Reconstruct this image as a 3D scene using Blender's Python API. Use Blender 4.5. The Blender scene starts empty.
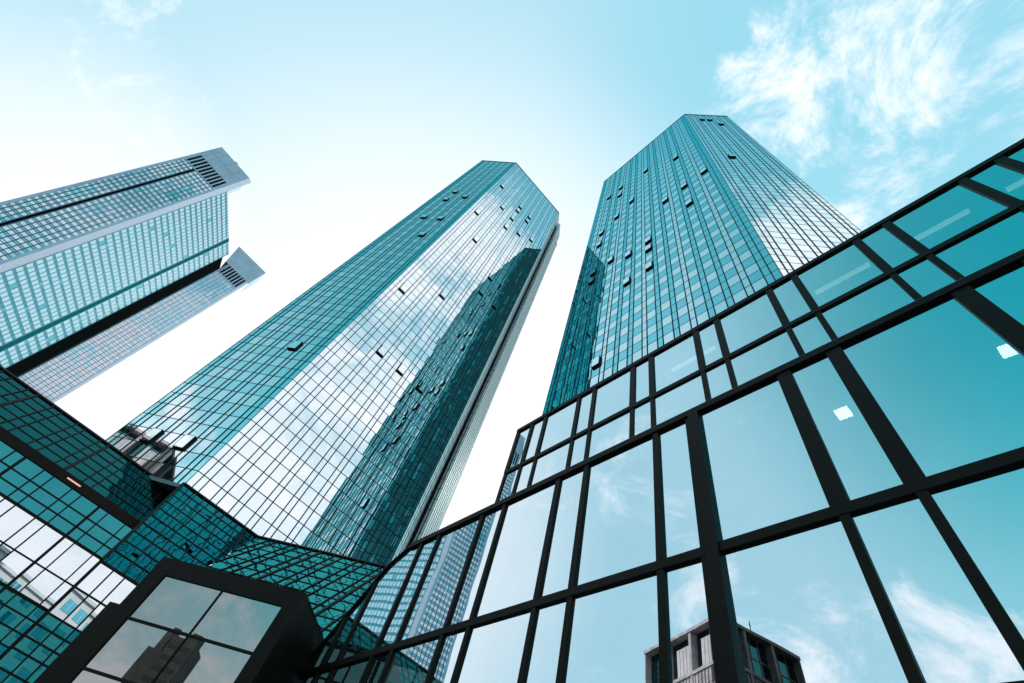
import bpy, math, random
from mathutils import Vector

random.seed(7)
scene = bpy.context.scene
col = scene.collection
Z = Vector((0, 0, 1))
EYE = Vector((0, 0, 1.7))


def D(a, z=0.0):
    return Vector((math.cos(math.radians(a)), math.sin(math.radians(a)), z))


GRID = 26.5                      # heading of the street grid (degrees)
E1, E2 = D(GRID), D(GRID + 90)

# ------------------------------------------------------------------ camera
F_PX, PITCH, ROLL = 474.19, math.radians(55.526), math.radians(23.308)
fwd = Vector((0, math.cos(PITCH), math.sin(PITCH)))
r0 = Vector((1, 0, 0)); u0 = r0.cross(fwd)
right = math.cos(ROLL) * r0 + math.sin(ROLL) * u0
right = Vector((0.91839241, -0.32618564, 0.22396052))
up = Vector((-0.3956708, -0.75711023, 0.51983527))
cam_d = bpy.data.cameras.new('camera')
cam = bpy.data.objects.new('camera', cam_d)
col.objects.link(cam)
from mathutils import Matrix
back = -fwd
cam.matrix_world = Matrix(((right.x, up.x, back.x, EYE.x), (right.y, up.y, back.y, EYE.y), (right.z, up.z, back.z, EYE.z), (0, 0, 0, 1)))
cam_d.sensor_width = 36
cam_d.lens = F_PX * 36 / 1024
cam_d.clip_start = 0.05
cam_d.clip_end = 6000
scene.camera = cam


def to_px(p):
    v = p - EYE
    d = v.dot(fwd)
    if d < 0.05:
        return None
    return (512 + F_PX * v.dot(right) / d, 341.5 - F_PX * v.dot(up) / d)


# --------------------------------------------------------------- materials
def new_mat(name):
    m = bpy.data.materials.new(name)
    m.use_nodes = True
    nt = m.node_tree
    nt.nodes.clear()
    out = nt.nodes.new('ShaderNodeOutputMaterial')
    return m, nt, out


def N(nt, t, **kw):
    n = nt.nodes.new('ShaderNode' + t)
    for k, v in kw.items():
        setattr(n, k, v)
    return n


def solid(name, c, rough=0.6, metal=0.0, var=0.15, scale=3.0, bump=0.0, spec=0.5):
    m, nt, out = new_mat(name)
    b = N(nt, 'BsdfPrincipled')
    b.inputs['Roughness'].default_value = rough
    b.inputs['Metallic'].default_value = metal
    b.inputs['Specular IOR Level'].default_value = spec
    g = N(nt, 'TexCoord')
    no = N(nt, 'TexNoise')
    no.inputs['Scale'].default_value = scale
    no.inputs['Detail'].default_value = 6
    nt.links.new(g.outputs['Object'], no.inputs['Vector'])
    mr = N(nt, 'MapRange')
    mr.inputs['From Min'].default_value = 0.3
    mr.inputs['From Max'].default_value = 0.7
    mr.inputs['To Min'].default_value = 1 - var
    mr.inputs['To Max'].default_value = 1 + var
    nt.links.new(no.outputs['Fac'], mr.inputs['Value'])
    mx = N(nt, 'MixRGB', blend_type='MULTIPLY')
    mx.inputs['Fac'].default_value = 1
    mx.inputs['Color1'].default_value = (*c, 1)
    nt.links.new(mr.outputs['Result'], mx.inputs['Color2'])
    nt.links.new(mx.outputs['Color'], b.inputs['Base Color'])
    if bump:
        bp = N(nt, 'Bump')
        bp.inputs['Strength'].default_value = bump
        bp.inputs['Distance'].default_value = 0.02
        nt.links.new(no.outputs['Fac'], bp.inputs['Height'])
        nt.links.new(bp.outputs['Normal'], b.inputs['Normal'])
    nt.links.new(b.outputs['BSDF'], out.inputs['Surface'])
    return m


def glass(name, near, far, lo=0.45, hi=0.9, body=(0.01, 0.05, 0.055), mirror=0.9, clear=0.0, wave=0.0, wscale=0.35, dirt=0.06):
    """Coated curtain-wall glass: mirror reflection whose tint goes from `near` (seen square on) to
    `far` (seen at a glancing angle), over a dark room; `clear` lets that share of light through."""
    m, nt, out = new_mat(name)
    lw = N(nt, 'LayerWeight'); lw.inputs['Blend'].default_value = 0.5
    mr = N(nt, 'MapRange', interpolation_type='SMOOTHSTEP')
    mr.inputs['From Min'].default_value = lo
    mr.inputs['From Max'].default_value = hi
    nt.links.new(lw.outputs['Facing'], mr.inputs['Value'])
    mx = N(nt, 'MixRGB')
    mx.inputs['Color1'].default_value = (*near, 1)
    mx.inputs['Color2'].default_value = (*far, 1)
    nt.links.new(mr.outputs['Result'], mx.inputs['Fac'])
    g = N(nt, 'BsdfGlossy'); g.inputs['Roughness'].default_value = 0.0
    tc = N(nt, 'TexCoord')
    dn = N(nt, 'TexNoise'); dn.inputs['Scale'].default_value = 0.9; dn.inputs['Detail'].default_value = 8
    dn.inputs['Roughness'].default_value = 0.7
    nt.links.new(tc.outputs['Object'], dn.inputs['Vector'])
    dm = N(nt, 'MapRange'); dm.inputs['From Min'].default_value = 0.3; dm.inputs['From Max'].default_value = 0.7
    dm.inputs['To Min'].default_value = 1 - dirt; dm.inputs['To Max'].default_value = 1.0
    nt.links.new(dn.outputs['Fac'], dm.inputs['Value'])
    dx = N(nt, 'MixRGB', blend_type='MULTIPLY'); dx.inputs['Fac'].default_value = 1
    nt.links.new(mx.outputs['Color'], dx.inputs['Color1'])
    nt.links.new(dm.outputs['Result'], dx.inputs['Color2'])
    nt.links.new(dx.outputs['Color'], g.inputs['Color'])
    if wave:
        wn = N(nt, 'TexNoise'); wn.inputs['Scale'].default_value = wscale; wn.inputs['Detail'].default_value = 1.5
        nt.links.new(tc.outputs['Object'], wn.inputs['Vector'])
        bp = N(nt, 'Bump'); bp.inputs['Strength'].default_value = 1.0; bp.inputs['Distance'].default_value = wave
        nt.links.new(wn.outputs['Fac'], bp.inputs['Height'])
        nt.links.new(bp.outputs['Normal'], g.inputs['Normal'])
    d = N(nt, 'BsdfDiffuse'); d.inputs['Color'].default_value = (*body, 1)
    under = d.outputs['BSDF']
    if clear:
        tr = N(nt, 'BsdfTransparent'); tr.inputs['Color'].default_value = (0.75, 0.95, 0.95, 1)
        m1 = N(nt, 'MixShader'); m1.inputs['Fac'].default_value = clear
        nt.links.new(under, m1.inputs[1]); nt.links.new(tr.outputs['BSDF'], m1.inputs[2])
        under = m1.outputs['Shader']
    m2 = N(nt, 'MixShader'); m2.inputs['Fac'].default_value = mirror
    nt.links.new(under, m2.inputs[1]); nt.links.new(g.outputs['BSDF'], m2.inputs[2])
    nt.links.new(m2.outputs['Shader'], out.inputs['Surface'])
    return m


def emit(name, c, s):
    m, nt, out = new_mat(name)
    e = N(nt, 'Emission'); e.inputs['Color'].default_value = (*c, 1); e.inputs['Strength'].default_value = s
    nt.links.new(e.outputs['Emission'], out.inputs['Surface'])
    return m


TEAL_FAR = (0.10, 0.72, 0.80)
M = dict(
    black=solid('black_aluminium', (0.0100, 0.0062, 0.0050), 0.5, 0.0, 0.3, 2.0, spec=0.12),
    bar=solid('dark_mullion', (0.005, 0.020, 0.024), 0.5, 0.0, 0.2, spec=0.15),
    core=solid('dark_interior', (0.006, 0.012, 0.013), 0.9),
    coping=solid('grey_coping', (0.12, 0.16, 0.17), 0.45, 0.3),
    vision=glass('vision_glass', (0.93, 0.97, 0.99), (0.12, 0.70, 0.79), 0.50, 1.04),
    vision_b=glass('vision_glass_second_batch', (0.84, 0.94, 0.97), (0.09, 0.66, 0.76), 0.48, 1.03),
    spandrel=glass('spandrel_glass', (0.40, 0.80, 0.88), (0.03, 0.54, 0.64), 0.38, 1.0),
    corner=glass('corner_spandrel_glass', (0.46, 0.85, 0.90), (0.04, 0.58, 0.68), 0.35, 0.93),
    spandrel_soft=glass('soft_spandrel_glass', (0.68, 0.89, 0.94), (0.08, 0.64, 0.73), 0.42, 1.04),
    rear=glass('rear_painted_shade_glass', (0.016, 0.11, 0.12), (0.010, 0.10, 0.11), body=(0.002, 0.012, 0.012)),  # shade of the rear faces put into the tint, for dark mirror images
    side=glass('side_vision_glass', (0.92, 0.98, 0.99), (0.34, 0.80, 0.87), 0.62, 0.97),
    side_b=glass('side_spandrel_glass', (0.88, 0.96, 0.98), (0.24, 0.74, 0.82), 0.6, 0.96),
    lobby=glass('lobby_glass', (0.80, 0.89, 0.935), (0.64, 0.88, 0.94), 0.5, 0.97, mirror=0.9, clear=0.8, wave=0.004, wscale=0.5),
    roofglass=glass('tinted_roof_glass', (0.012, 0.115, 0.115), (0.02, 0.15, 0.155), 0.3, 0.9, body=(0.003, 0.03, 0.03), wave=0.006, wscale=0.8),
    bandglass=glass('teal_band_glass', (0.03, 0.25, 0.28), (0.05, 0.3, 0.33), 0.3, 0.9, body=(0.003, 0.03, 0.03), wave=0.003),
    clearband=glass('clear_band_glass', (0.80, 0.86, 0.90), (0.8, 0.9, 0.92), 0.3, 0.9, wave=0.002),
    boxglass=glass('grey_portal_glass', (0.33, 0.335, 0.335), (0.36, 0.38, 0.38), 0.3, 0.9, body=(0.02, 0.02, 0.02), mirror=0.92, wave=0.002),
    t_panel=solid('pale_blue_metal', (0.27, 0.42, 0.52), 0.35, 0.5, 0.1, 0.3),
    t_light=solid('light_grey_metal', (0.80, 0.84, 0.92), 0.4, 0.3, 0.06),
    t_frame=solid('blue_grey_frame', (0.045, 0.125, 0.17), 0.4, 0.3, 0.1),
    t_fine=solid('slate_blue_frame', (0.09, 0.18, 0.28), 0.4, 0.2, 0.1),
    t_dark=solid('dark_teal_joint', (0.004, 0.030, 0.034), 0.5, spec=0.2), bay=glass('bay_glass_painted_reflection', (0.85, 0.95, 0.98), (0.72, 0.88, 0.93), 0.4, 0.95, body=(0.80, 0.93, 0.97), mirror=0.4), t_dkglass=glass('joint_glass', (0.01, 0.13, 0.15), (0.01, 0.13, 0.15), body=(0.002, 0.01, 0.012)), blockroof=glass('block_roof_glass', (0.02, 0.29, 0.29), (0.03, 0.33, 0.34), 0.3, 0.9, body=(0.003, 0.03, 0.03), wave=0.008, wscale=0.8),  # bay: white sky reflection painted in as a pale body colour
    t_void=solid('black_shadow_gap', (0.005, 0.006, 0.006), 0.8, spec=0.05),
    t_glass=glass('office_glass', (0.86, 0.92, 0.97), (0.80, 0.90, 0.96), 0.3, 0.9, dirt=0.15, body=(0.56, 0.73, 0.86), mirror=0.45),
    t_soft=glass('office_soft_blue_glass', (0.48, 0.76, 0.86), (0.45, 0.74, 0.84), 0.3, 0.9, body=(0.34, 0.56, 0.66), mirror=0.6),
    t_blue=glass('office_blue_glass', (0.25, 0.64, 0.74), (0.2, 0.6, 0.7), 0.3, 0.9, dirt=0.2),
    t_spandrel=glass('office_spandrel', (0.14, 0.45, 0.54), (0.14, 0.47, 0.56), 0.3, 0.9, body=(0.01, 0.08, 0.1), mirror=0.8),
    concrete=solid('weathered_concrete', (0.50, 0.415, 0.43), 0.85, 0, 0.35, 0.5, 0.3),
    concrete_shade=solid('shaded_weathered_concrete', (0.10, 0.085, 0.08), 0.85, 0, 0.35, 0.6, 0.3),  # same concrete, with the shade of the unlit face put into its colour
    blind=solid('pale_blind', (0.62, 0.55, 0.57), 0.8, 0, 0.15, 0.8),
    dark_glass=glass('dark_window', (0.10, 0.17, 0.17), (0.2, 0.3, 0.3), body=(0.01, 0.015, 0.015)),
    slate=solid('dark_slate_cladding', (0.05, 0.055, 0.055), 0.7, 0, 0.4, 0.2),
    slate_window=solid('smoked_window', (0.03, 0.034, 0.036), 0.4, spec=0.3),
    stucco=solid('pale_render', (0.75, 0.76, 0.78), 0.8, 0, 0.1, 0.3),
    ground=solid('asphalt', (0.05, 0.05, 0.05), 0.9, 0, 0.3, 0.4, 0.2),
    paving=solid('granite_paving', (0.16, 0.155, 0.15), 0.8, 0, 0.25, 1.5, 0.2),
    lamp=emit('lit_ceiling_panel', (1.0, 0.97, 0.92), 12.0),
    tube=emit('lit_tube', (0.85, 1.0, 1.0), 1.6),
    ledge_lamp=emit('lit_eave_lamp', (1.0, 0.62, 0.5), 0.9),
)


# ---------------------------------------------------------- mesh utilities
class Fr:
    """Local frame on a wall: s along the wall, u up the wall, w outwards."""
    def __init__(self, o, t, u=Z, n=None):
        self.o, self.t, self.u = Vector(o), t.normalized(), u.normalized()
        self.n = n.normalized() if n else self.t.cross(self.u).normalized()

    def p(self, s, u, w=0.0):
        return self.o + self.t * s + self.u * u + self.n * w


class MB:
    def __init__(self):
        self.v, self.f, self.mi, self.mats = [], [], [], []

    def mat(self, m):
        if m not in self.mats:
            self.mats.append(m)
        return self.mats.index(m)

    def poly(self, pts, m):
        b = len(self.v)
        self.v += [tuple(p) for p in pts]
        self.f.append(tuple(range(b, b + len(pts))))
        self.mi.append(self.mat(m))

    def box(self, fr, s0, s1, u0, u1, w0, w1, m):
        c = [fr.p(s, u, w) for w in (w0, w1) for u in (u0, u1) for s in (s0, s1)]
        b = len(self.v)
        self.v += [tuple(p) for p in c]
        k = self.mat(m)
        for q in ((0, 2, 3, 1), (4, 5, 7, 6), (0, 1, 5, 4), (2, 6, 7, 3), (0, 4, 6, 2), (1, 3, 7, 5)):
            self.f.append(tuple(b + i for i in q)); self.mi.append(k)

    def prism(self, pts, vec, m, mcap=None):
        """Extrude a polygon along vec, closed."""
        vec = Vector(vec); pts = [Vector(p) for p in pts]; n = len(pts)
        b = len(self.v)
        self.v += [tuple(p) for p in pts] + [tuple(p + vec) for p in pts]
        k = self.mat(m); kc = self.mat(mcap or m)
        self.f.append(tuple(b + i for i in reversed(range(n)))); self.mi.append(kc)
        self.f.append(tuple(b + n + i for i in range(n))); self.mi.append(kc)
        for i in range(n):
            j = (i + 1) % n
            self.f.append((b + i, b + j, b + n + j, b + n + i)); self.mi.append(k)

    def build(self, name, parent=None, base=None):
        me = bpy.data.meshes.new(name)
        o0 = Vector(base) if base else Vector((0, 0, 0))
        if parent is not None and base is None:
            o0 = Vector(parent['_base'])
        me.from_pydata([tuple(Vector(p) - o0) for p in self.v], [], self.f)
        for m in self.mats:
            me.materials.append(m)
        me.polygons.foreach_set('material_index', self.mi)
        me.update()
        o = bpy.data.objects.new(name, me)
        col.objects.link(o)
        if parent is not None:
            o.parent = parent
        else:
            o.location = o0
        return o


def tag(o, label=None, cat=None, group=None, kind=None):
    if label: o['label'] = label
    if cat: o['category'] = cat
    if group: o['group'] = group
    if kind: o['kind'] = kind
    return o


EMPTIES = []


def thing(name, loc, label, cat, group=None):
    o = bpy.data.objects.new(name, None)
    o.empty_display_size = 1
    col.objects.link(o)
    o.location = loc
    o['_base'] = tuple(loc)
    EMPTIES.append(o)
    return tag(o, label, cat, group)


def sub(parent, o):
    """Child whose mesh is already in the coordinates of the thing."""
    o.parent = parent
    return o


def quad_pane(fr, s0, s1, u0, u1, w, jit):
    a, b = random.gauss(0, jit), random.gauss(0, jit)
    sc, uc = (s0 + s1) / 2, (u0 + u1) / 2
    return [fr.p(s, u, w + a * (s - sc) + b * (u - uc)) for s, u in ((s0, u0), (s1, u0), (s1, u1), (s0, u1))]


def area2d(pts):
    q = [to_px(p) for p in pts]
    if any(x is None for x in q):
        return 0
    c = (sum(x[0] for x in q) / len(q), sum(x[1] for x in q) / len(q))
    if not (0 < c[0] < 1024 and 0 < c[1] < 683):
        return 0
    return abs(sum(q[i][0] * q[(i + 1) % len(q)][1] - q[(i + 1) % len(q)][0] * q[i][1] for i in range(len(q)))) / 2


def blocked(p):
    dg = bpy.context.evaluated_depsgraph_get()
    v = p - EYE
    d = v.length
    hit = scene.ray_cast(dg, EYE, v.normalized(), distance=d - 0.5)
    return hit[0]


def build_panes(parent, panes, name='window_pane', limit=100):
    """panes: list of (points, normal, material). The largest in the photo become parts of their own."""
    bpy.context.view_layer.update()
    cand = []
    for i, (pts, n, m) in enumerate(panes):
        c = sum(pts, Vector()) / len(pts)
        if n.dot(EYE - c) > 0:
            a = area2d(pts)
            if a > 0:
                cand.append((a, i, c))
    cand.sort(key=lambda x: -x[0])
    own = set()
    for a, i, c in cand:
        if len(own) >= limit:
            break
        if not blocked(c):
            own.add(i)
    for i in sorted(own):
        pts, n, m = panes[i]
        b = MB(); b.poly(pts, m)
        b.build(name, parent)
    rest = MB()
    for i, (pts, n, m) in enumerate(panes):
        if i not in own:
            rest.poly(pts, m)
    if rest.f:
        tag(rest.build(name, parent), kind='stuff')


# ------------------------------------------------------------------ ground
g = MB()
g.poly([Vector((-4000, -4000, 0)), Vector((4000, -4000, 0)), Vector((4000, 4000, 0)), Vector((-4000, 4000, 0))], M['ground'])
tag(g.build('ground'), 'dark asphalt ground around the office district', kind='structure')
g = MB()
pf = Fr((0, 0, 0.004), E1, E2)
g.poly([pf.p(-45, -30), pf.p(4.9, -30), pf.p(4.9, 38), pf.p(-45, 38)], M['paving'])
tag(g.build('plaza'), 'grey granite paving of the forecourt between the glass buildings', kind='structure')

# ----------------------------------------------- lobby building (right side)
LB = thing('lobby_building', tuple(E1 * 9), 'low lobby building with large mirror panes in thick black frames, nearest at the right', 'building')
fr = Fr(E1 * 5, -E2, Z)                      # t = -E2, n = -E1 (towards the forecourt)
assert fr.n.dot(E1) < -0.99
S = lambda s: -s                              # facade coordinate along E2 -> frame s
MOD = 2.2965
pairs = [(0.28 + MOD * k, 1.01 + MOD * k) for k in range(-6, 8)]
SL_TOP = [(-14.0, 8.45), (10.72, 8.45), (11.47, 8.10), (18.9, 0.3)]   # outline of the wall top


def wall_top(s):
    for (a, za), (b, zb) in zip(SL_TOP, SL_TOP[1:]):
        if a <= s <= b:
            return za + (zb - za) * (s - a) / (b - a)
    return 0


levels = [(0.25, 3.98), (3.98, 5.80), (5.80, 8.45)]
edges = [-14.0] + [x for pr in pairs for x in pr if -14 < x < 18.4] + [18.6]
for a, b in zip(edges, edges[1:]):
    for z0, z1 in levels:
        pts = []
        ss = [a] + [x for x in (10.72, 11.47) if a < x < b] + [b]
        top = [(s, min(z1, wall_top(s))) for s in ss]
        if max(t[1] for t in top) <= z0 + 0.1:
            continue
        # clip where the raked end falls below z0
        if min(t[1] for t in top) < z0:
            cut = 11.47 + (8.10 - z0) * (18.9 - 11.47) / 7.8
            top = [(s, z) for s, z in top if z >= z0] + [(cut, z0)]
            pts2 = [(top[0][0], z0)] + list(reversed(top))
        else:
            pts2 = [(a, z0), ] + [(b, z0)] + list(reversed(top)) if False else [(b, z0), (a, z0)] + top
        if len(pts2) < 3:
            continue
        t1, t2 = random.gauss(0, 0.0010), random.gauss(0, 0.0010)
        sc, zc = (a + b) / 2, (z0 + z1) / 2
        P3 = [fr.p(S(s), z, -0.025 + t1 * (s - sc) + t2 * (z - zc)) for s, z in pts2]
        nn = (P3[1] - P3[0]).cross(P3[2] - P3[0])
        if nn.dot(fr.n) < 0:
            P3.reverse()
        m = MB(); m.poly(P3, M['lobby']); m.build('window_pane', LB)
# mullions: heavy ones in the right half of the upper storey, slimmer elsewhere
for i, s in enumerate(edges):
    zt = wall_top(s) - 0.02
    if zt < 0.4:
        continue
    k = round((s - 0.28) / MOD * 2)
    is25 = abs(s - 2.5765) < 0.02
    wlo = 0.105 if s < 3.5 else 0.10
    whi = 0.205 if s < 2 else 0.115 if s < 6 else 0.10
    for z0, z1, w in ((0.25, min(zt, 5.80), wlo), (5.80, zt, whi)):
        if z1 - z0 < 0.1:
            continue
        if is25:
            w = 0.26
        m = MB()
        m.box(fr, S(s) - w / 2, S(s) + w / 2, z0, z1, -0.1, 0.02, M['black'])
        if is25:
            m.box(fr, S(s) - 0.05, S(s) + 0.13, z0, z1, 0.02, 0.06, M['black'])
        m.build('mullion', LB)
for zc, h in ((3.98, 0.12), (5.80, 0.13), (0.15, 0.3)):
    m = MB()
    s_end = 10.72 if wall_top(10.72) > zc else 0
    lim = 11.47 + (8.10 - zc) * (18.9 - 11.47) / 7.8 - 0.1
    m.box(fr, S(lim), S(-14), zc - h / 2, zc + h / 2, -0.105, 0.028, M['black'])
    m.build('transom', LB)
m = MB()                                        # head beam with raked end
m.box(fr, S(10.72), S(-14), 8.40, 8.53, -0.35, 0.045, M['black'])
m.box(fr, S(10.72), S(-14), 8.535, 8.57, -0.35, 0.02, M['coping'])
m.build('eaves_beam', LB)
m = MB()
for (a, za), (b, zb) in zip(SL_TOP[1:], SL_TOP[2:]):
    d = (Vector((b, zb)) - Vector((a, za))).normalized(); q = Vector((-d.y, d.x)) * 0.05
    pts = [fr.p(S(a), za), fr.p(S(b), zb), fr.p(S(b + q.x), zb + q.y), fr.p(S(a + q.x), za + q.y)]
    m.prism([p - fr.n * 0.05 for p in pts], fr.n * 0.09, M['black'])
m.build('raked_verge', LB)
# upper, set-back storey
fu = Fr(E1 * 7.26, -E2, Z)
UP_L, UP_R = 10.92, -18.0
ue = [UP_R] + sorted(x for pr in pairs for x in pr if UP_R < x < 10.5) + [UP_L]
ue = [UP_R] + [x for pr in [(0.27 + MOD * k, 0.97 + MOD * k) for k in range(-8, 5)] for x in pr if UP_R + 0.5 < x < 10.4] + [UP_L]
for a, b in zip(ue, ue[1:]):
    for z0, z1 in ((8.8, 13.0), (13.0, 15.15)):
        m = MB(); m.poly(quad_pane(fu, S(b), S(a), z0, z1, -0.02, 0.0008), M['lobby']); m.build('window_pane', LB)
for s in ue:
    m = MB()
    m.box(fu, S(s) - 0.065, S(s) + 0.065, 8.8, 13.0, -0.09, 0.02, M['black'])
    wd = 0.09 if s < 6 else 0.075
    m.box(fu, S(s) - wd, S(s) + wd, 13.0, 15.15, -0.088, 0.03, M['black'])
    m.build('mullion', LB)
m = MB(); m.box(fu, S(UP_L), S(UP_R), 12.93, 13.08, -0.095, 0.035, M['black']); m.build('transom', LB)
m = MB(); m.box(fu, S(UP_L + 0.06), S(UP_R), 15.10, 15.26, -0.3, 0.05, M['black']); m.build('coping', LB)
m = MB()
m.poly([fr.p(S(10.7), 8.58, -0.3), fr.p(S(10.7), 8.58, -2.3), fr.p(S(-18), 8.58, -2.3), fr.p(S(-18), 8.58, -0.3)], M['coping'])
m.box(fu, S(UP_L - 0.02), S(UP_R), 15.20, 15.24, -12, -0.3, M['coping'])
m.build('roof', LB)
m = MB()                                        # dark interior behind the glass
m.box(fr, S(10.6), S(-14), 8.20, 8.30, -6, -0.36, M['core'])
m.box(fr, S(10.6), S(-14), 0.02, 8.20, -6.2, -6.0, M['core'])
m.box(fu, S(10.8), S(UP_R), 14.75, 14.85, -5, -0.25, M['core'])
m.box(fu, S(10.8), S(UP_R), 8.75, 14.75, -5.2, -5.0, M['core'])
m.box(fu, S(10.9), S(10.8), 0.1, 15.1, -12, -0.1, M['core'])
m.box(fu, S(10.8), S(UP_R), 0.1, 15.1, -12.2, -12.0, M['core'])
m.build('interior_wall', LB)
for s, w in ((0.66, 0.95), (-1.36, 1.0)):       # two lit square ceiling panels
    m = MB(); m.box(fr, S(s) - 0.095, S(s) + 0.095, 8.15, 8.19, -w - 0.095, -w + 0.095, M['lamp']); m.build('ceiling_light', LB)
for s0, s1 in ((0.05, -0.8), (-1.45, -2.15), (2.85, 1.9), (-2.6, -3.2)):
    m = MB(); k = 1.573; m.box(fu, S(s0 * k), S(s1 * k), 14.66, 14.70, -0.62, -0.5, M['tube']); m.build('ceiling_light', LB)

# -------------------------------------------------- black entrance box (front)
T3, E3 = D(-18.5), D(71.5)
EB = thing('entrance_box', tuple(E3 * 12 + T3 * -7.9), 'black framed glass entrance box with grey reflecting panes at the lower left', 'entrance')
fb = Fr(E3 * 11, T3, Z, -E3)
m = MB()
m.box(fb, -9.84, -5.88, 6.31, 6.71, -0.3, 0.0, M['black'])
m.box(fb, -9.84, -9.42, 0.02, 6.31, -0.3, 0.0, M['black'])
m.box(fb, -6.24, -5.88, 0.02, 6.31, -0.3, 0.0, M['black'])
m.box(fb, -9.42, -6.24, 0.02, 0.4, -0.3, 0.0, M['black'])
m.build('frame', EB)
m = MB()
m.box(fb, -5.95, -5.88, 0.02, 6.70, -2.4, -0.30, M['black'])
m.box(fb, -9.84, -9.77, 0.02, 6.70, -2.4, -0.30, M['black'])
m.box(fb, -9.84, -5.88, 6.64, 6.705, -2.4, -0.302, M['black'])
m.box(fb, -9.77, -5.95, 0.02, 6.64, -2.4, -2.3, M['core'])
m.build('side_panel', EB)
m = MB(); m.box(fb, -10.12, -9.845, 0.02, 5.5, -2.2, -0.02, M['black']); m.build('jamb', EB)
cols_b, rows_b = [-9.42, -7.83, -6.24], [0.4, 2.2, 3.25, 4.27, 5.30, 6.31]
for a, b in zip(cols_b, cols_b[1:]):
    for z0, z1 in zip(rows_b, rows_b[1:]):
        m = MB(); m.poly(quad_pane(fb, a, b, z0, z1, -0.04, 0.0012), M['boxglass']); m.build('window_pane', EB)
for z in rows_b[1:-1]:
    m = MB(); m.box(fb, -9.42, -6.24, z - 0.025, z + 0.025, -0.06, -0.01, M['black']); m.build('glazing_bar', EB)
m = MB(); m.box(fb, -7.845, -7.815, 0.4, 6.31, -0.061, -0.012, M['black']); m.build('glazing_bar', EB)

# ------------------------------------------------------ podium building (left)
PB = thing('podium_building', tuple(E2 * 44 + E1 * -8), 'dark teal podium building with sloping glass roof at the foot of the middle tower', 'building')
ee = lambda a, b: E1 * a + E2 * b
def offset(pl, d):
    out = []
    for i, p in enumerate(pl):
        ns = []
        if i > 0:
            t = Vector(pl[i]) - Vector(pl[i - 1]); t.normalize(); ns.append(Vector((t.y, -t.x)))
        if i < len(pl) - 1:
            t = Vector(pl[i + 1]) - Vector(pl[i]); t.normalize(); ns.append(Vector((t.y, -t.x)))
        n = sum(ns, Vector((0, 0))).normalized()
        k = d / n.dot(ns[0])
        out.append((p[0] + n.x * k, p[1] + n.y * k))
    return out


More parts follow.
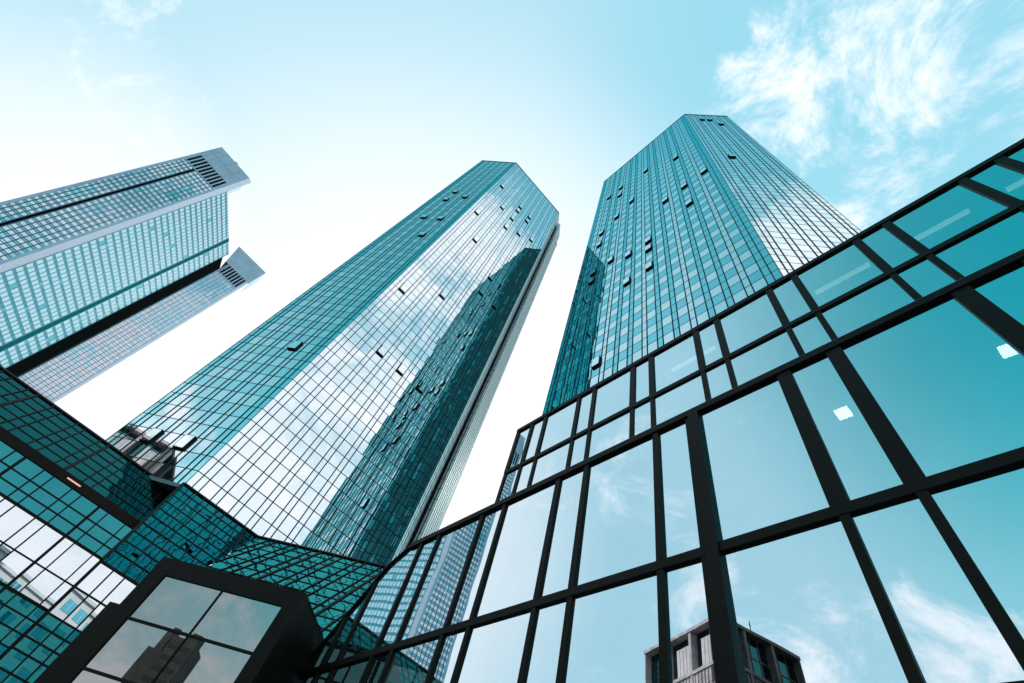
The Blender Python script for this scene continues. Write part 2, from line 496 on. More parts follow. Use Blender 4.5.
Z_R = 20.0
NW, WW = 0.65, 1.23
panes = []
MAIN = [(-60, 42.65), (-0.32, 42.65)]
BLOCK = [(-0.32, 40.7), (6.5, 40.7), (14.4, 32.8), (21.0, 26.2)]
facets = []
ev = offset(MAIN, 3.75)
facets.append((MAIN[0], MAIN[1], ev[0], ev[1], 3.75, 15.75, True))
ev = offset(BLOCK, 8.5)
for i in range(3):
    facets.append((BLOCK[i], BLOCK[i + 1], ev[i], ev[i + 1], 8.5, 11.05, False))
for i, (ra, rb, va, vb, RUN, Z_E, is_main) in enumerate(facets):
    a, b = ee(*ra), ee(*rb); ea, eb = ee(*va), ee(*vb)
    t = (b - a).normalized(); n = t.cross(Z)
    if n.dot(-a) < 0:
        n = -n
    L = (b - a).length
    # --- sloping glass roof: frame with origin on the eave below ridge start
    o = a + n * RUN + Z * Z_E
    slope = (Z * (Z_R - Z_E) - n * RUN); SLN = slope.length
    f = Fr(o, t, slope, None)
    if f.n.dot(n) < 0:
        f.n = -f.n
    sa, sb = (ea - a).dot(t), (eb - a).dot(t)     # eave ends along t
    mb = MB()
    nr = 6 if is_main else 10
    rows = [SLN * k / nr for k in range(nr + 1)]
    # column lines
    cs, x, w = [], 0, None
    if i == 0:
        x = L; seq = [NW, WW]; j = 0; cs = [L]
        while x > max(L - 45, 0):
            x -= seq[j % 2]; j += 1; cs.append(x)
        cs.reverse()
    else:
        x = min(sa, 0); j = 0; cs = [x]
        while x < max(L, sb):
            x += (WW, NW)[j % 2]; j += 1; cs.append(x)
    lo = lambda u: sa * (1 - u / SLN)
    hi = lambda u: sb + (L - sb) * (u / SLN)
    if is_main:
        lo = lambda u: cs[0]
        hi = lambda u: L
    mats_r = M['roofglass'] if is_main else M['blockroof']
    for u0_, u1_ in zip(rows, rows[1:]):
        for c0, c1 in zip(cs, cs[1:]):
            q = [(max(c0, lo(u0_)), u0_), (min(c1, hi(u0_)), u0_), (min(c1, hi(u1_)), u1_), (max(c0, lo(u1_)), u1_)]
            if q[1][0] - q[0][0] < 0.03 and q[2][0] - q[3][0] < 0.03:
                continue
            if q[1][0] < q[0][0]:
                q[0] = q[1] = ((q[0][0] + q[1][0]) / 2, u0_)
            if q[2][0] < q[3][0]:
                q[2] = q[3] = ((q[2][0] + q[3][0]) / 2, u1_)
            ja, jb = random.gauss(0, 0.003), random.gauss(0, 0.003)
            pts = [f.p(s, u, ja * (s - c0) + jb * (u - u0_)) for s, u in q]
            if (pts[0] - pts[1]).length < 1e-4: pts = pts[1:]
            if len(pts) == 4 and (pts[2] - pts[3]).length < 1e-4: pts = pts[:3]
            nn = (pts[1] - pts[0]).cross(pts[2] - pts[0])
            if nn.dot(f.n) < 0: pts.reverse()
            panes.append((pts, f.n, mats_r))
    for k, c in enumerate(cs):
        ua, ub = 0.0, SLN
        # clip rafter against the hip or valley ends
        def inside(u): return lo(u) - 0.01 <= c <= hi(u) + 0.01
        us = [SLN * q / 40 for q in range(41) if inside(SLN * q / 40)]
        if len(us) > 1:
            wd = 0.09 if k % 6 == 0 else 0.04
            mb.box(f, c - wd, c + wd, us[0], us[-1], -0.04, 0.06, M['black'])
    for u in rows[1:-1]:
        mb.box(f, lo(u), hi(u), u - 0.035, u + 0.035, -0.042, 0.035, M['black'])
    mb.box(f, lo(SLN), hi(SLN) + 0.05, SLN - 0.12, SLN + 0.1, -0.1, 0.1, M['black'])
    mb.build('roof_frame', PB)
    # --- eave band
    fw = Fr(ea, t, Z, n)
    LW = (eb - ea).length
    w0 = LW - 45 if i == 0 else 0
    mb = MB(); 
    if is_main:
        mb.box(fw, w0, LW, Z_E - 0.55, Z_E + 0.02, -0.5, 0.10, M['black']); mb.build('eave_band', PB)
    else:
        mb.box(fw, w0, LW, Z_E - 0.1, Z_E + 0.02, -0.5, 0.06, M['black']); mb.build('eave_band', PB)
    # --- wall below
    zr = [0.05, 1.7, 3.4, 5.1, 6.2, 7.05, 7.9, 8.55, 9.2, 9.85, 11.3, 13.05, 13.7, 14.35, 15.2] if is_main else [0.05, 1.7, 3.4, 4.8, 5.5, 6.2, 6.9, 7.4, 7.9, 8.4, 9.65, 11.0]
    wb0, wb1 = (9.8, 13) if is_main else (8.35, 11.0)
    mb = MB()
    cs = []
    x = LW; j = 0; cs = [x]
    while x > w0:
        x -= (NW, WW)[j % 2]; j += 1; cs.append(max(x, w0))
    cs.reverse()
    for z0, z1 in zip(zr, zr[1:]):
        mt = M['clearband'] if wb0 < z0 < wb1 - 1 else M['bandglass']
        for c0, c1 in zip(cs, cs[1:]):
            if c1 - c0 > 0.05:
                pts = quad_pane(fw, c0, c1, z0, z1, 0, 0.0035)
                if (pts[1] - pts[0]).cross(pts[2] - pts[0]).dot(n) < 0: pts.reverse()
                panes.append((pts, n, mt))
    for k, c in enumerate(cs):
        wd = 0.08 if k % 5 == 0 else 0.04
        mb.box(fw, c - wd, c + wd, 0.05, zr[-1], -0.05, 0.05, M['black'])
    for z in zr[1:-1]:
        h = 0.075 if abs(z - 9.85) < 0.01 or abs(z - 13.05) < 0.01 else 0.035
        mb.box(fw, w0, LW, z - h, z + h, -0.052, 0.045, M['black'])
    mb.build('wall_frame', PB)
    mb = MB(); mb.box(fw, w0, LW, 0.0, Z_E - 0.5, -0.9, -0.55, M['core'])
    mb.build('inner_wall', PB)
ra, rb, va, vb, RUN, Z_E, _ = facets[0]
fw = Fr(ee(*va), ee(*vb) - ee(*va), Z)
if fw.n.dot(E2) > 0: fw.n = -fw.n
LW = (ee(*vb) - ee(*va)).length
m = MB(); m.box(fw, LW - 5.1, LW - 4.2, Z_E - 0.30, Z_E - 0.22, 0.105, 0.125, M['ledge_lamp']); m.build('eave_light', PB)
m = MB()                                        # gable end of the projecting block
gb = ee(-0.32, 0)
m.poly([gb + E2 * 40.7 + Z * 20, gb + E2 * 43 + Z * 20, gb + E2 * 43, gb + E2 * 32.2, gb + E2 * 32.2 + Z * 11.05], M['black'])
m.build('gable_wall', PB)
m = MB()
pl = [ee(-60, 42.65), ee(-2.65, 42.65)] + [ee(*p) for p in BLOCK] + [ee(21, 40), ee(-60, 60)]
m.prism([p + Z * 19.6 for p in pl], Z * 0.3, M['coping']); m.build('roof_slab', PB)
build_panes(PB, panes)


# ------------------------------------------------------------------- towers
ROW, Z0, NROW = 1.75, 1.6, 88
Z_TOP = Z0 + ROW * NROW                      # 155.6 m


def tower(name, anchor, label, windows, bay=None, spandrel_mats=None, rear_shade=()):
    T = thing(name, (anchor.x, anchor.y, 0), label, 'skyscraper')
    sides = [(341.5, 5), (26.5, 10), (71.5, 5), (116.5, 14), (161.5, 5), (206.5, 10), (251.5, 5), (296.5, 14)]
    # start so that the vertex between side 341.5 and side 26.5 is `anchor` for the middle tower
    verts = {}
    p = Vector(anchor)
    order = sides[1:] + sides[:1]
    panes = []
    outline = []
    for hd, k in order:
        t = D(hd); L = NW * 4 + WW * k + NW * (k - 1)
        f = Fr(p, t, Z)                       # counter-clockwise walk: t x z points outwards
        outline.append(Vector(p))
        cs = [0, NW, 2 * NW]
        for q in range(k):
            cs.append(cs[-1] + WW)
            if q < k - 1: cs.append(cs[-1] + NW)
        cs += [cs[-1] + NW, cs[-1] + 2 * NW]
        mb = MB()
        wins = windows.get(hd, [])
        opened = set()
        for wi, wz in wins:                   # wi: 1-based wide bay from the reference corner, wz: height
            row = 2 * round((wz - Z0 - ROW / 2) / (2 * ROW)) 
            ci = 2 + 2 * (wi - 1)
            if hd in REV: ci = len(cs) - 2 - ci
            opened.add((ci, row))
        for r in range(NROW):
            z0, z1 = Z0 + ROW * r, Z0 + ROW * (r + 1)
            for c in range(len(cs) - 1):
                if (c, r) in opened:
                    continue
                wide = cs[c + 1] - cs[c] > 1
                last = c in (0, 1, len(cs) - 2, len(cs) - 3)
                vis = r % 2 == 0
                if wide:
                    m_ = M['bay'] if (spandrel_mats or {}).get(hd) == 'bay' else M['side'] if (spandrel_mats or {}).get(hd) == 'side_b' and vis else (M['vision'] if random.random() < 0.75 else M['vision_b']) if vis else M[(spandrel_mats or {}).get(hd, 'spandrel')]
                else:
                    m_ = M['bay'] if (spandrel_mats or {}).get(hd) == 'bay' else M['side'] if (spandrel_mats or {}).get(hd) == 'side_b' else M['corner'] if (last and hd in CORNER_DARK[name]) else M['vision_b'] if (spandrel_mats or {}).get(hd) == 'vision_b' else M[(spandrel_mats or {}).get(hd, 'spandrel')] if c % 3 else M['vision_b']
                if hd in rear_shade:
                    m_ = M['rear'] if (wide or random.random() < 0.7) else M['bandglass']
                panes.append((quad_pane(f, cs[c], cs[c + 1], z0, z1, 0.0, 0.0022), f.n, m_))
        thin = bay == hd
        hw, hr = (0.03, 0.02) if thin else (0.055, 0.042)
        for c in cs[1:-1]:
            mb.box(f, c - hw, c + hw, 1.0, Z_TOP, -0.04, 0.03 if thin else 0.045, M['bar'])
        mb.box(f, -0.02, 0.05, 1.0, Z_TOP, -0.04, 0.03, M['bar'])
        for r in range(1, NROW):
            z = Z0 + ROW * r
            mb.box(f, 0.0, L, z - hr, z + hr, -0.042, 0.010, M['bar'])
        mb.box(f, 0.0, L, 0.0, Z0, -0.044, 0.06, M['bar'])
        mb.build('curtain_wall_frame', T)
        for (c, r) in opened:                # window pushed out parallel to the wall
            z0, z1 = Z0 + ROW * r, Z0 + ROW * (r + 1)
            o = MB()
            s0, s1 = cs[c] + 0.05, cs[c + 1] - 0.05
            za, zb = z0 + 0.05, z1 - 0.05
            for bx in ((s0, s0 + 0.09, za, zb), (s1 - 0.09, s1, za, zb), (s0 + 0.09, s1 - 0.09, za, za + 0.09), (s0 + 0.09, s1 - 0.09, zb - 0.09, zb)):
                o.box(f, *bx, 0.05, 0.27, M['bar'])
            sash = o.build('open_window', T)
            pn = MB(); pn.poly(quad_pane(f, s0 + 0.06, s1 - 0.06, za + 0.06, zb - 0.06, 0.28, 0.003), M['side'])
            gl = pn.build('glass', sash, base=T['_base'])
            gl.location = (0, 0, 0)
            dk = MB(); dk.poly([f.p(s, z, -0.02) for s, z in ((cs[c], z0), (cs[c + 1], z0), (cs[c + 1], z1), (cs[c], z1))], M['core'])
            rv = dk.build('dark_opening', sash, base=T['_base']); rv.location = (0, 0, 0)
        if bay == hd:
            o = MB()
            o.box(f, 3.5, 7.6, 0.0, Z_TOP - 0.3, 0.1, 0.82, M['bay'])
            for q in (3.5, 4.3, 5.1, 5.9, 6.7, 7.5):
                o.box(f, q, q + 0.10, 0.0, Z_TOP - 0.35, 0.82, 0.87, M['bar'])
            for r in range(1, NROW):
                o.box(f, 3.47, 3.5, Z0 + ROW * r - 0.025, Z0 + ROW * r + 0.025, 0.1, 0.82, M['bar'])
            o.box(f, 2.55, 3.42, 0.0, Z_TOP - 5, 0.1, 0.14, M['t_void'])
            o.box(f, 3.46, 3.5, 0.0, Z_TOP - 3, 0.40, 0.52, M['bar'])
            o.build('projecting_bay', T)
        p = p + t * L
    c0 = sum(outline, Vector()) / len(outline)
    inner = [c0 + (v - c0) * 0.985 for v in outline]
    m = MB(); m.prism(inner, Z * (Z_TOP - 0.2), M['core']); m.build('inner_wall', T)
    m = MB(); m.prism([c0 + (v - c0) * 1.004 + Z * (Z_TOP - 0.02) for v in outline], Z * 0.35, M['coping']); m.build('roof_coping', T)
    build_panes(T, panes)
    return T, outline


REV = {341.5, 296.5 - 90, 206.5}
REV = set()
CORNER_DARK = {'glass_skyscraper': set(), 'B': set()}
A2 = Vector((-21.2, 41.9, 0))
B2 = Vector((19.26, 11.29, 0))
L_F, L_S, L_C = 4 * NW + 10 * WW + 9 * NW, 4 * NW + 14 * WW + 13 * NW, 4 * NW + 5 * WW + 4 * NW
REV = {341.5, 296.5}
CORNER_DARK = {'glass_skyscraper': {341.5}}
winsA = {
    341.5: [(4, 118.3), (4, 111.3), (2, 114.8), (4, 97.3), (2, 97.2), (2, 86.8), (2, 45.2), (4, 27.5), (2, 27.5)],
    26.5: [(1, 130.4), (1, 106.5), (3, 120.1), (5, 133.7), (5, 130.2), (7, 133.6), (7, 130.2), (5, 120.1), (5, 113.1), (7, 116.8),
           (9, 120.1), (3, 96.0), (1, 64.8), (3, 51.0), (5, 51.0), (7, 81.4), (7, 89.1), (9, 82.0), (7, 50.9), (4, 72)],
}
# tower B stands rotated a half turn so that its long side faces the forecourt
winsB = {
    296.5: [(3, 113.4), (7, 125.0), (1, 90.6), (3, 90.3), (3, 79.6), (5, 90.0), (9, 108.6), (11, 128.9), (11, 121.0), (13, 128.4),
            (11, 104.3), (13, 100.8), (13, 78.8), (13, 75.4), (11, 78.8), (9, 76.2), (13, 92.8), (7, 76.0), (7, 72.5), (7, 65.4), (9, 65.3), (11, 47.5)],
    341.5: [(2, 145.0), (3, 144.5), (4, 138.3), (2, 98.6)],
}
TA, outA = tower('glass_skyscraper', A2, 'mirror glass skyscraper in the middle, reflecting its dark twin on its face', winsA, bay=71.5, rear_shade=(116.5, 161.5),
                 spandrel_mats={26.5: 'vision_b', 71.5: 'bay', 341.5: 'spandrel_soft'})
REV = {296.5}
CORNER_DARK = {'glass_skyscraper': {296.5}}
# vertex between side 296.5 and side 341.5 must be B2: walk back over the 341.5 side to the anchor vertex
anchorB = B2 + D(341.5) * L_C
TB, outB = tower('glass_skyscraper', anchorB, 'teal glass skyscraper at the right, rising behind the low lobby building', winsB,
                 spandrel_mats={341.5: 'side_b'}, rear_shade=(206.5, 251.5, 161.5))

# ---------------------------------------------------- three-part office tower
OT = thing('office_tower', (-140, 118, 0), 'pale blue office tower with louvred slab tops at the left edge', 'skyscraper')


def slab(p0, p1, w_cols, dark, s_lo, strip, crown, depth, hd):
    pass


def grid_face(f, s0, s1, z0, z1, pitch, rows, mats, frame, panes, jit=0.004, off=0.0, bars=0.14):
    mb = MB()
    n = max(1, round((s1 - s0) / pitch)); dx = (s1 - s0) / n
    z = z0; k = 0
    zs = []
    while z < z1 - 0.01:
        h = rows[k % len(rows)]
        zz = min(z + h, z1); zs.append((z, zz, k % len(rows))); z = zz; k += 1
    for (a, b, kind) in zs:
        for c in range(n):
            panes.append((quad_pane(f, s0 + c * dx, s0 + (c + 1) * dx, a, b, off, jit), f.n, mats(kind, c, a)))
        mb.box(f, s0, s1, a - bars * 0.6, a + bars * 0.6, off - 0.05, off + 0.04, frame)
    for c in range(n + 1):
        mb.box(f, s0 + c * dx - bars, s0 + c * dx + bars, z0, z1, off - 0.05, off + 0.07, frame)
    return mb


opanes = []
t1 = (Vector((-135.1, 101.9, 0)) - Vector((-148.3, 93.2, 0))); W1_ = t1.length
f1 = Fr((-148.3, 93.2, 0), t1)
if f1.n.dot(EYE - f1.o) < 0: f1.n = -f1.n
def flip(f):
    return (f.p(1, 1) - f.p(0, 0)).cross(Z)


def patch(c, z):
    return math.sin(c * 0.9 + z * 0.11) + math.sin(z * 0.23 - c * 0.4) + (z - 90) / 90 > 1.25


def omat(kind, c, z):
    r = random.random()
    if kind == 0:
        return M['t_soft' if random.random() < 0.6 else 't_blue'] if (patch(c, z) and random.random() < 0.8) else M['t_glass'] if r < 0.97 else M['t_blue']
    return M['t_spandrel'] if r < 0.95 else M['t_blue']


def pale(kind, c, z):
    r = random.random()
    if kind == 0:
        return M['t_glass'] if r < 0.985 else M['t_blue']
    return M['t_spandrel'] if r < 0.95 else M['t_blue']


ofr = []
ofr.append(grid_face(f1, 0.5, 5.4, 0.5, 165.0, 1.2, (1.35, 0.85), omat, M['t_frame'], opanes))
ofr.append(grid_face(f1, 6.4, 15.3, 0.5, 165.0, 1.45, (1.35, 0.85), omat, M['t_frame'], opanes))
m = MB()
m.box(f1, 5.4, 6.4, 0, 165.0, -0.6, -0.3, M['t_void'])
m.box(f1, 5.3, 5.42, 0, 165.0, -0.3, 0.06, M['t_void']); m.box(f1, 6.38, 6.5, 0, 165.0, -0.3, 0.06, M['t_void'])
m.build('shadow_joint', OT)
m = MB()
m.box(f1, 0, W1_, 173.2, 186, -9, 0.1, M['t_panel'])
m.box(f1, 0, 0.9, 0, 173.2, -9, 0.1, M['t_panel']); m.box(f1, 15.0, W1_, 0, 173.2, -9, 0.1, M['t_panel'])
m.box(f1, 0.9, 15.0, 165.0, 165.5, -9, 0.08, M['t_panel'])
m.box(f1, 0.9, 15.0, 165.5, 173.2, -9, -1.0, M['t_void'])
for q in range(1, 4):
    m.box(f1, W1_ * q / 4 - 0.03, W1_ * q / 4 + 0.03, 173.2, 186, 0.1, 0.12, M['t_frame'])
m.box(f1, 0, W1_, 179.4, 179.5, 0.1, 0.122, M['t_frame'])
m.box(f1, 7.3, 8.7, 186, 186.8, -2, 0.0, M['t_panel'])
m.build('crown', OT)
def louvre(f, s0, s1, n, z0, z1):
    m = MB(); dx = (s1 - s0) / n
    for q in range(n + 1):
        m.box(f, s0 + q * dx - 0.28, s0 + q * dx + 0.28, z0, z1, -0.5, 0.05, M['t_panel'])
    m.build('louvre', OT)
louvre(f1, 0.9, 14.8, 10, 165.5, 173.2)
# bright return strip and recessed wall
Wa = Vector((-135.1, 101.9, 0)); Wb = Wa + D(62) * 1.9; Wc = Vector((-134.0, 134.0, 0))
m = MB()
fs = Fr(Wa, Wb - Wa, Z)
if fs.n.dot(EYE - Wa) < 0: fs.n = -fs.n
m.box(fs, 0, 1.9, 0, 186, -0.3, 0.0, M['t_light']); m.build('corner_strip', OT)
fm = Fr(Wb, Wc - Wb, Z)
if fm.n.dot(EYE - Wb) < 0: fm.n = -fm.n
LM = (Wc - Wb).length
st0, st1 = LM - 8.3, LM - 6.4
ofr.append(grid_face(fm, 0.2, st0, 0.5, 171.5, 1.45, (1.9, 0.8), pale, M['t_frame'], opanes, bars=0.10))
ofr.append(grid_face(fm, st1, LM - 0.2, 0.5, 171.5, 1.45, (1.9, 0.8), pale, M['t_frame'], opanes, bars=0.10))
m = MB(); m.box(fm, st0, st1, 0, 171.5, -0.8, 0.06, M['t_dkglass']); m.build('shadow_joint', OT)
for mb in ofr:
    mb.build('curtain_wall_frame', OT)
# second slab
q0 = Vector((-140.1, 138.8, 0)); q1 = Vector((-125.7, 147.3, 0))
f2 = Fr(q0, q1 - q0, Z)
if f2.n.dot(EYE - q0) < 0: f2.n = -f2.n
W2_ = (q1 - q0).length
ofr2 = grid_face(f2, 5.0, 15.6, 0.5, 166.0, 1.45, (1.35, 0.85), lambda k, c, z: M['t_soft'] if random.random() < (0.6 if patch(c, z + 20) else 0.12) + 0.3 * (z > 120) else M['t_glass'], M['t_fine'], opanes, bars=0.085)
ofr2.build('curtain_wall_frame', OT)
m = MB()
m.prism([f2.p(0, 186, 0.1), f2.p(W2_, 186, 0.1), f2.p(W2_, 173.4, 0.1), f2.p(3.2, 173.4, 0.1)], f2.n * -9, M['t_panel'])
m.box(f2, 4.8, 5.1, 0, 173.35, -9, 0.1, M['t_panel']); m.box(f2, 15.5, 15.8, 0, 173.35, -9, 0.1, M['t_panel'])
m.box(f2, 15.8, W2_, 0, 173.35, -9, 0.1, M['t_light'])
m.box(f2, 5.1, 15.5, 166.0, 166.5, -9, 0.08, M['t_panel'])
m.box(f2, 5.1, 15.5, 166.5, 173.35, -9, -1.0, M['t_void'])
m.build('crown', OT)
louvre(f2, 5.6, 15.4, 7, 166.5, 173.35)
m = MB()
sl = f2.p(4.9, 0)
m.prism([Wc + D(180) * 0.3, sl + D(180) * 0.2, sl + D(180) * 6, Wc + D(180) * 6], Z * 168, M['t_void'])  # side face of the second slab, its shadow put in as black colour
m.build('painted_shadow_gap', OT)
m = MB()
m.prism([f1.p(0.1, 0, -0.3), f1.p(W1_ - 0.1, 0, -0.3), fm.p(LM, 0, -0.9), f2.p(4.9, 0, -0.3), f2.p(W2_ - 0.1, 0, -0.3), f2.p(W2_ - 0.3, 0, -8), Vector((-152, 150, 0)), f1.p(0.3, 0, -8.5)], Z * 165, M['core'])
m.build('inner_wall', OT)
build_panes(OT, opanes)

# ------------------------------------------ concrete tower (seen in the glass)
CB = thing('concrete_building', (-125, 8, 0), 'grey concrete block with deep window bays, mirrored in the lobby glass', 'building')
C0, C1, C2 = Vector((-110.0, 7.4, 0)), Vector((-129.5, 26.3, 0)), Vector((-128.1, -9.8, 0))
TOPC = 71.7
fl = Fr(C0, C1 - C0, Z); fd = Fr(C0, C2 - C0, Z)
for f in (fl, fd):
    cen = (C1 + C2) / 2
    if f.n.dot(f.o + f.t * 10 - cen) < 0: f.n = -f.n
mw, md, mwin, mfin = MB(), MB(), [], MB()
for f, L, dark in ((fl, (C1 - C0).length, 0), (fd, (C2 - C0).length, 1)):
    cm = M['concrete_shade'] if dark else M['concrete']
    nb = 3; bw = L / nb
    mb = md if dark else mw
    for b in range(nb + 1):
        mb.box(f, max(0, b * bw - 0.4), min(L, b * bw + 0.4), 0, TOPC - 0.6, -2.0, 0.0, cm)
    z = TOPC
    mb.box(f, -0.05, L + 0.05, TOPC - 0.8, TOPC, -2.0, 0.25, cm)
    lvl = TOPC - 0.8
    while lvl > 3:
        for b in range(nb):
            s0, s1 = b * bw + 0.4, (b + 1) * bw - 0.4
            wz0, wz1 = lvl - 9.2, lvl - (0.8 if dark else 1.2)
            o = MB()
            o.poly([f.p(s0, wz0, -1.9), f.p(s1, wz0, -1.9), f.p(s1, lvl, -1.9), f.p(s0, lvl, -1.9)], M['dark_glass'])
            if dark:
                for q in range(1, 3):
                    x = s0 + (s1 - s0) * q / 3
                    o.box(f, x - 0.08, x + 0.08, wz0, lvl, -1.9, -1.75, M['concrete_shade'])
                o.box(f, s0, s1, wz0 + 4.4, wz0 + 4.6, -1.9, -1.74, M['concrete_shade'])
            w = o.build('window', CB)
            if not dark and (b < 2 or lvl < TOPC - 2):
                o = MB()
                x0 = s0 + (0.2 if b == 0 else 0.25) * (s1 - s0) * 0.3
                x1 = s0 + 0.75 * (s1 - s0)
                o.box(f, s0 + 0.1, x1, wz0, wz1 - 0.8, -1.5, -1.35, M['blind'])
                for q in range(5):
                    x = s0 + 0.1 + (x1 - s0) * q / 5
                    o.box(f, x, x + 0.12, wz0, wz1 - 0.8, -1.35, -1.25, M['concrete'])
                bl = o.build('blind', w, base=CB['_base']); bl.location = (0, 0, 0)
        mb.box(f, 0.0, L, lvl - 13, lvl - 9.2, -2.0, -0.3, cm)
        mb.box(f, 0.0, L, lvl - 9.9, lvl - 9.2, -0.3, 0.12, cm)
        nf = int(L / 1.1)
        for q in range(nf):
            mb.box(f, q * 1.1 + 0.3, q * 1.1 + 0.7, lvl - 12.7, lvl - 10.2, -0.3, -0.02, cm)
        lvl -= 13
mw.build('wall', CB); md.build('wall', CB)
m = MB()
m.prism([C0 + (C1 - C0) * 0.09 + (C2 - C0) * 0.09, C0 + (C1 - C0) * 0.98 + (C2 - C0) * 0.09, C1 + (C2 - C0), C2 + (C1 - C0) * 0.09], Z * (TOPC - 0.3), M['concrete_shade'])
m.build('wall', CB)
m = MB(); m.box(fd, 11.5, 11.65, TOPC, TOPC + 3.2, -1, -0.85, M['black']); m.box(fd, 11.2, 12.0, TOPC + 2.2, TOPC + 2.3, -1, -0.85, M['black']); m.build('antenna', CB)

# ------------------------------------- dark tower and pale block behind the camera
DT = thing('dark_tower', (-171, -104, 0), 'dark slate tower with a stepped top, mirrored in the entrance box panes', 'building')
fdk = Fr((-166.0, -112.0, 0), D(144.6), Z)
if fdk.n.dot(-fdk.o) < 0: fdk.n = -fdk.n
m = MB()
m.box(fdk, 0, 9.0, 0, 59, -14, 0, M['slate'])
m.box(fdk, 1.0, 4.5, 59, 62.5, -10, -1, M['slate'])
m.box(fdk, 9.0, 14.5, 0, 54, -14, -2, M['slate'])
m.box(fdk, 10.5, 13.0, 54, 62, -9, -3, M['slate'])
m.build('wall', DT)
for k in range(0, 16):
    z = 4 + k * 3.4
    m = MB(); m.box(fdk, 0.6, 8.4, z, z + 1.5, 0.0, 0.06, M['slate_window']); m.build('window', DT)
PO = thing('office_block', (16, -46, 0), 'pale rendered office block with window rows, mirrored in the podium glass', 'building')
fp = Fr((4.0, -50, 0), D(0), Z)
if fp.n.y < 0: fp.n = -fp.n
m = MB(); m.box(fp, 0, 30, 0, 31, -14, 0, M['stucco']); m.box(fp, -0.3, 30.3, 31, 31.5, -14.3, 0.4, M['stucco']); m.build('wall', PO)
for k in range(9):
    for q in range(9):
        m = MB(); z = 1.2 + k * 3.35; s = 1.2 + q * 3.2
        m.box(fp, s, s + 2.0, z, z + 1.9, 0.0, 0.05, M['t_blue']); w = m.build('window', PO)
        f_ = MB(); f_.box(fp, s + 0.95, s + 1.05, z, z + 1.9, 0.05, 0.09, M['stucco']); fo = f_.build('frame', w, base=PO['_base']); fo.location = (0, 0, 0)

for e in EMPTIES:
    del e['_base']

# ------------------------------------------------------------------ lighting
SUN_AZ, SUN_EL = 30.0, 38.0          # compass: clockwise from +Y
sd = Vector((math.sin(math.radians(SUN_AZ)) * math.cos(math.radians(SUN_EL)), math.cos(math.radians(SUN_AZ)) * math.cos(math.radians(SUN_EL)), math.sin(math.radians(SUN_EL))))
sun_d = bpy.data.lights.new('sun', 'SUN')
sun_d.energy = 3.0; sun_d.angle = math.radians(0.5); sun_d.color = (1, 0.95, 0.88)
sun = bpy.data.objects.new('sun', sun_d); col.objects.link(sun)
sun.rotation_euler = (-sd).to_track_quat('-Z', 'Y').to_euler()
sun.location = sd * 300

w = bpy.data.worlds.new('World'); scene.world = w; w.use_nodes = True
nt = w.node_tree; nt.nodes.clear()
wo = N(nt, 'OutputWorld'); bg = N(nt, 'Background')
bg.inputs['Strength'].default_value = 0.1
nt.links.new(bg.outputs['Background'], wo.inputs['Surface'])
sky = N(nt, 'TexSky', sky_type='NISHITA')
sky.sun_disc = False
sky.sun_elevation = math.radians(SUN_EL); sky.sun_rotation = math.radians(SUN_AZ)
sky.air_density = 1.0; sky.dust_density = 1.5; sky.ozone_density = 1.5
tint = N(nt, 'MixRGB', blend_type='MULTIPLY'); tint.inputs['Fac'].default_value = 1
tint.inputs['Color2'].default_value = (0.22, 3.7, 2.45, 1)
nt.links.new(sky.outputs['Color'], tint.inputs['Color1'])
tc = N(nt, 'TexCoord')


def math_node(op, a, b=None, clamp=False):
    n = N(nt, 'Math', operation=op, use_clamp=clamp)
    for i, x in enumerate((a, b)):
        if x is None: continue
        if isinstance(x, (int, float)): n.inputs[i].default_value = x
        else: nt.links.new(x, n.inputs[i])
    return n.outputs[0]


def lobe(az, el, inner, outer):
    """1 inside `inner` degrees of a direction, falling to 0 at `outer`."""
    v = Vector((math.sin(math.radians(az)) * math.cos(math.radians(el)), math.cos(math.radians(az)) * math.cos(math.radians(el)), math.sin(math.radians(el))))
    d = N(nt, 'VectorMath', operation='DOT_PRODUCT'); d.inputs[1].default_value = v
    nt.links.new(tc.outputs['Generated'], d.inputs[0])
    r = N(nt, 'MapRange', interpolation_type='SMOOTHSTEP')
    r.inputs['From Min'].default_value = math.cos(math.radians(outer)); r.inputs['From Max'].default_value = math.cos(math.radians(inner))
    nt.links.new(d.outputs['Value'], r.inputs['Value'])
    return r.outputs['Result']


mp = N(nt, 'Mapping'); mp.inputs['Scale'].default_value = (1, 1, 1.6); mp.inputs['Location'].default_value = (0.3, 0.1, 0.0)
nt.links.new(tc.outputs['Generated'], mp.inputs['Vector'])
n1 = N(nt, 'TexNoise'); n1.inputs['Scale'].default_value = 5.5; n1.inputs['Detail'].default_value = 9; n1.inputs['Roughness'].default_value = 0.67; n1.inputs['Distortion'].default_value = 0.5
nt.links.new(mp.outputs['Vector'], n1.inputs['Vector'])
n2 = N(nt, 'TexNoise'); n2.inputs['Scale'].default_value = 1.3; n2.inputs['Detail'].default_value = 3
nt.links.new(mp.outputs['Vector'], n2.inputs['Vector'])
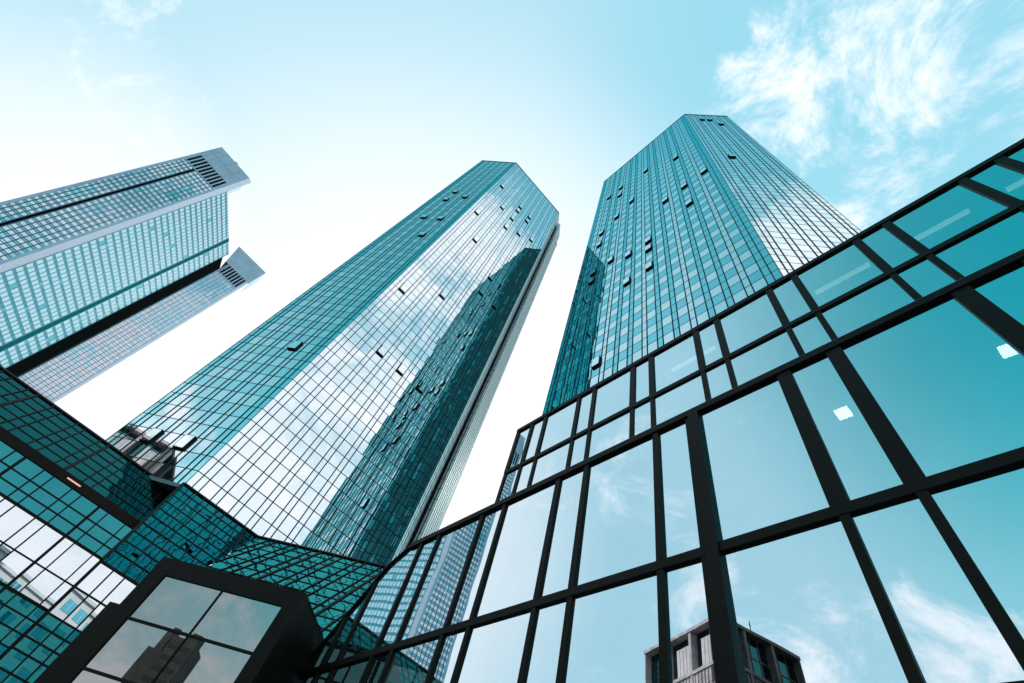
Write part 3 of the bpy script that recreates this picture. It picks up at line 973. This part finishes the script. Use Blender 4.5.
# coverage: veil towards the bright half of the sky and the horizon, plus local banks
sep = N(nt, 'SeparateXYZ'); nt.links.new(tc.outputs['Generated'], sep.inputs['Vector'])
hz = N(nt, 'MapRange', interpolation_type='SMOOTHSTEP')
hz.inputs['From Min'].default_value = 0.62; hz.inputs['From Max'].default_value = 0.15
nt.links.new(sep.outputs['Z'], hz.inputs['Value'])
deep = lobe(209, 46, 5, 42)
hmix = N(nt, 'MixRGB')
hz2 = N(nt, 'MixRGB')
hz2.inputs['Color1'].default_value = (5.5, 8.35, 9.7, 1)
hz2.inputs['Color2'].default_value = (1.9, 6.5, 8.6, 1)
nt.links.new(math_node('MULTIPLY', lobe(118, 69, 3, 34), 0.5), hz2.inputs['Fac'])
nt.links.new(hz2.outputs['Color'], hmix.inputs['Color2'])
nt.links.new(math_node('SUBTRACT', 0.92, math_node('MULTIPLY', deep, 0.92)), hmix.inputs['Fac'])
nt.links.new(tint.outputs['Color'], hmix.inputs['Color1'])
bank = math_node('MAXIMUM', math_node('MULTIPLY', lobe(147, 42, 12, 40), 0.95), math_node('MULTIPLY', lobe(100, 56, 8, 30), 0.80))
bank = math_node('MAXIMUM', bank, math_node('MULTIPLY', lobe(256, 16, 8, 24), 0.85))
bank = math_node('MAXIMUM', bank, math_node('MULTIPLY', lobe(-72, 32, 6, 30), 0.6))
low = math_node('MULTIPLY', hz.outputs['Result'], 0.9)
bank = math_node('MAXIMUM', bank, low)
nz = math_node('ADD', math_node('MULTIPLY', n1.outputs['Fac'], 0.72), math_node('MULTIPLY', n2.outputs['Fac'], 0.28))
cl = N(nt, 'MapRange', interpolation_type='SMOOTHSTEP')
cl.inputs['From Min'].default_value = 0.65; cl.inputs['From Max'].default_value = 0.83
nt.links.new(math_node('ADD', nz, math_node('MULTIPLY', bank, 0.30)), cl.inputs['Value'])
# smooth bright haze around the hidden sun and low over the city
lowz = N(nt, 'MapRange', interpolation_type='SMOOTHSTEP')
lowz.inputs['From Min'].default_value = 0.46; lowz.inputs['From Max'].default_value = 0.20
nt.links.new(sep.outputs['Z'], lowz.inputs['Value'])
glow = N(nt, 'MixRGB')
glow.inputs['Color2'].default_value = (10.6, 11.0, 11.7, 1)
gl_f = math_node('MAXIMUM', math_node('MULTIPLY', math_node('MAXIMUM', math_node('MULTIPLY', lowz.outputs['Result'], 0.2), math_node('MULTIPLY', lobe(157, 17, 10, 26), 0.85)), 1.0), math_node('MAXIMUM', math_node('MULTIPLY', lobe(-8, 40, 14, 50), 1.0), math_node('MULTIPLY', lobe(-42, 28, 10, 32), 0.95)))
nt.links.new(gl_f, glow.inputs['Fac'])
nt.links.new(hmix.outputs['Color'], glow.inputs['Color1'])
cmix = N(nt, 'MixRGB')
cmix.inputs['Color2'].default_value = (11.6, 11.7, 12.3, 1)
nt.links.new(cl.outputs['Result'], cmix.inputs['Fac'])
nt.links.new(glow.outputs['Color'], cmix.inputs['Color1'])
nt.links.new(cmix.outputs['Color'], bg.inputs['Color'])

scene.view_settings.view_transform = 'Standard'
scene.view_settings.look = 'None'
scene.view_settings.exposure = 0
scene.cycles.max_bounces = 10
scene.cycles.glossy_bounces = 6
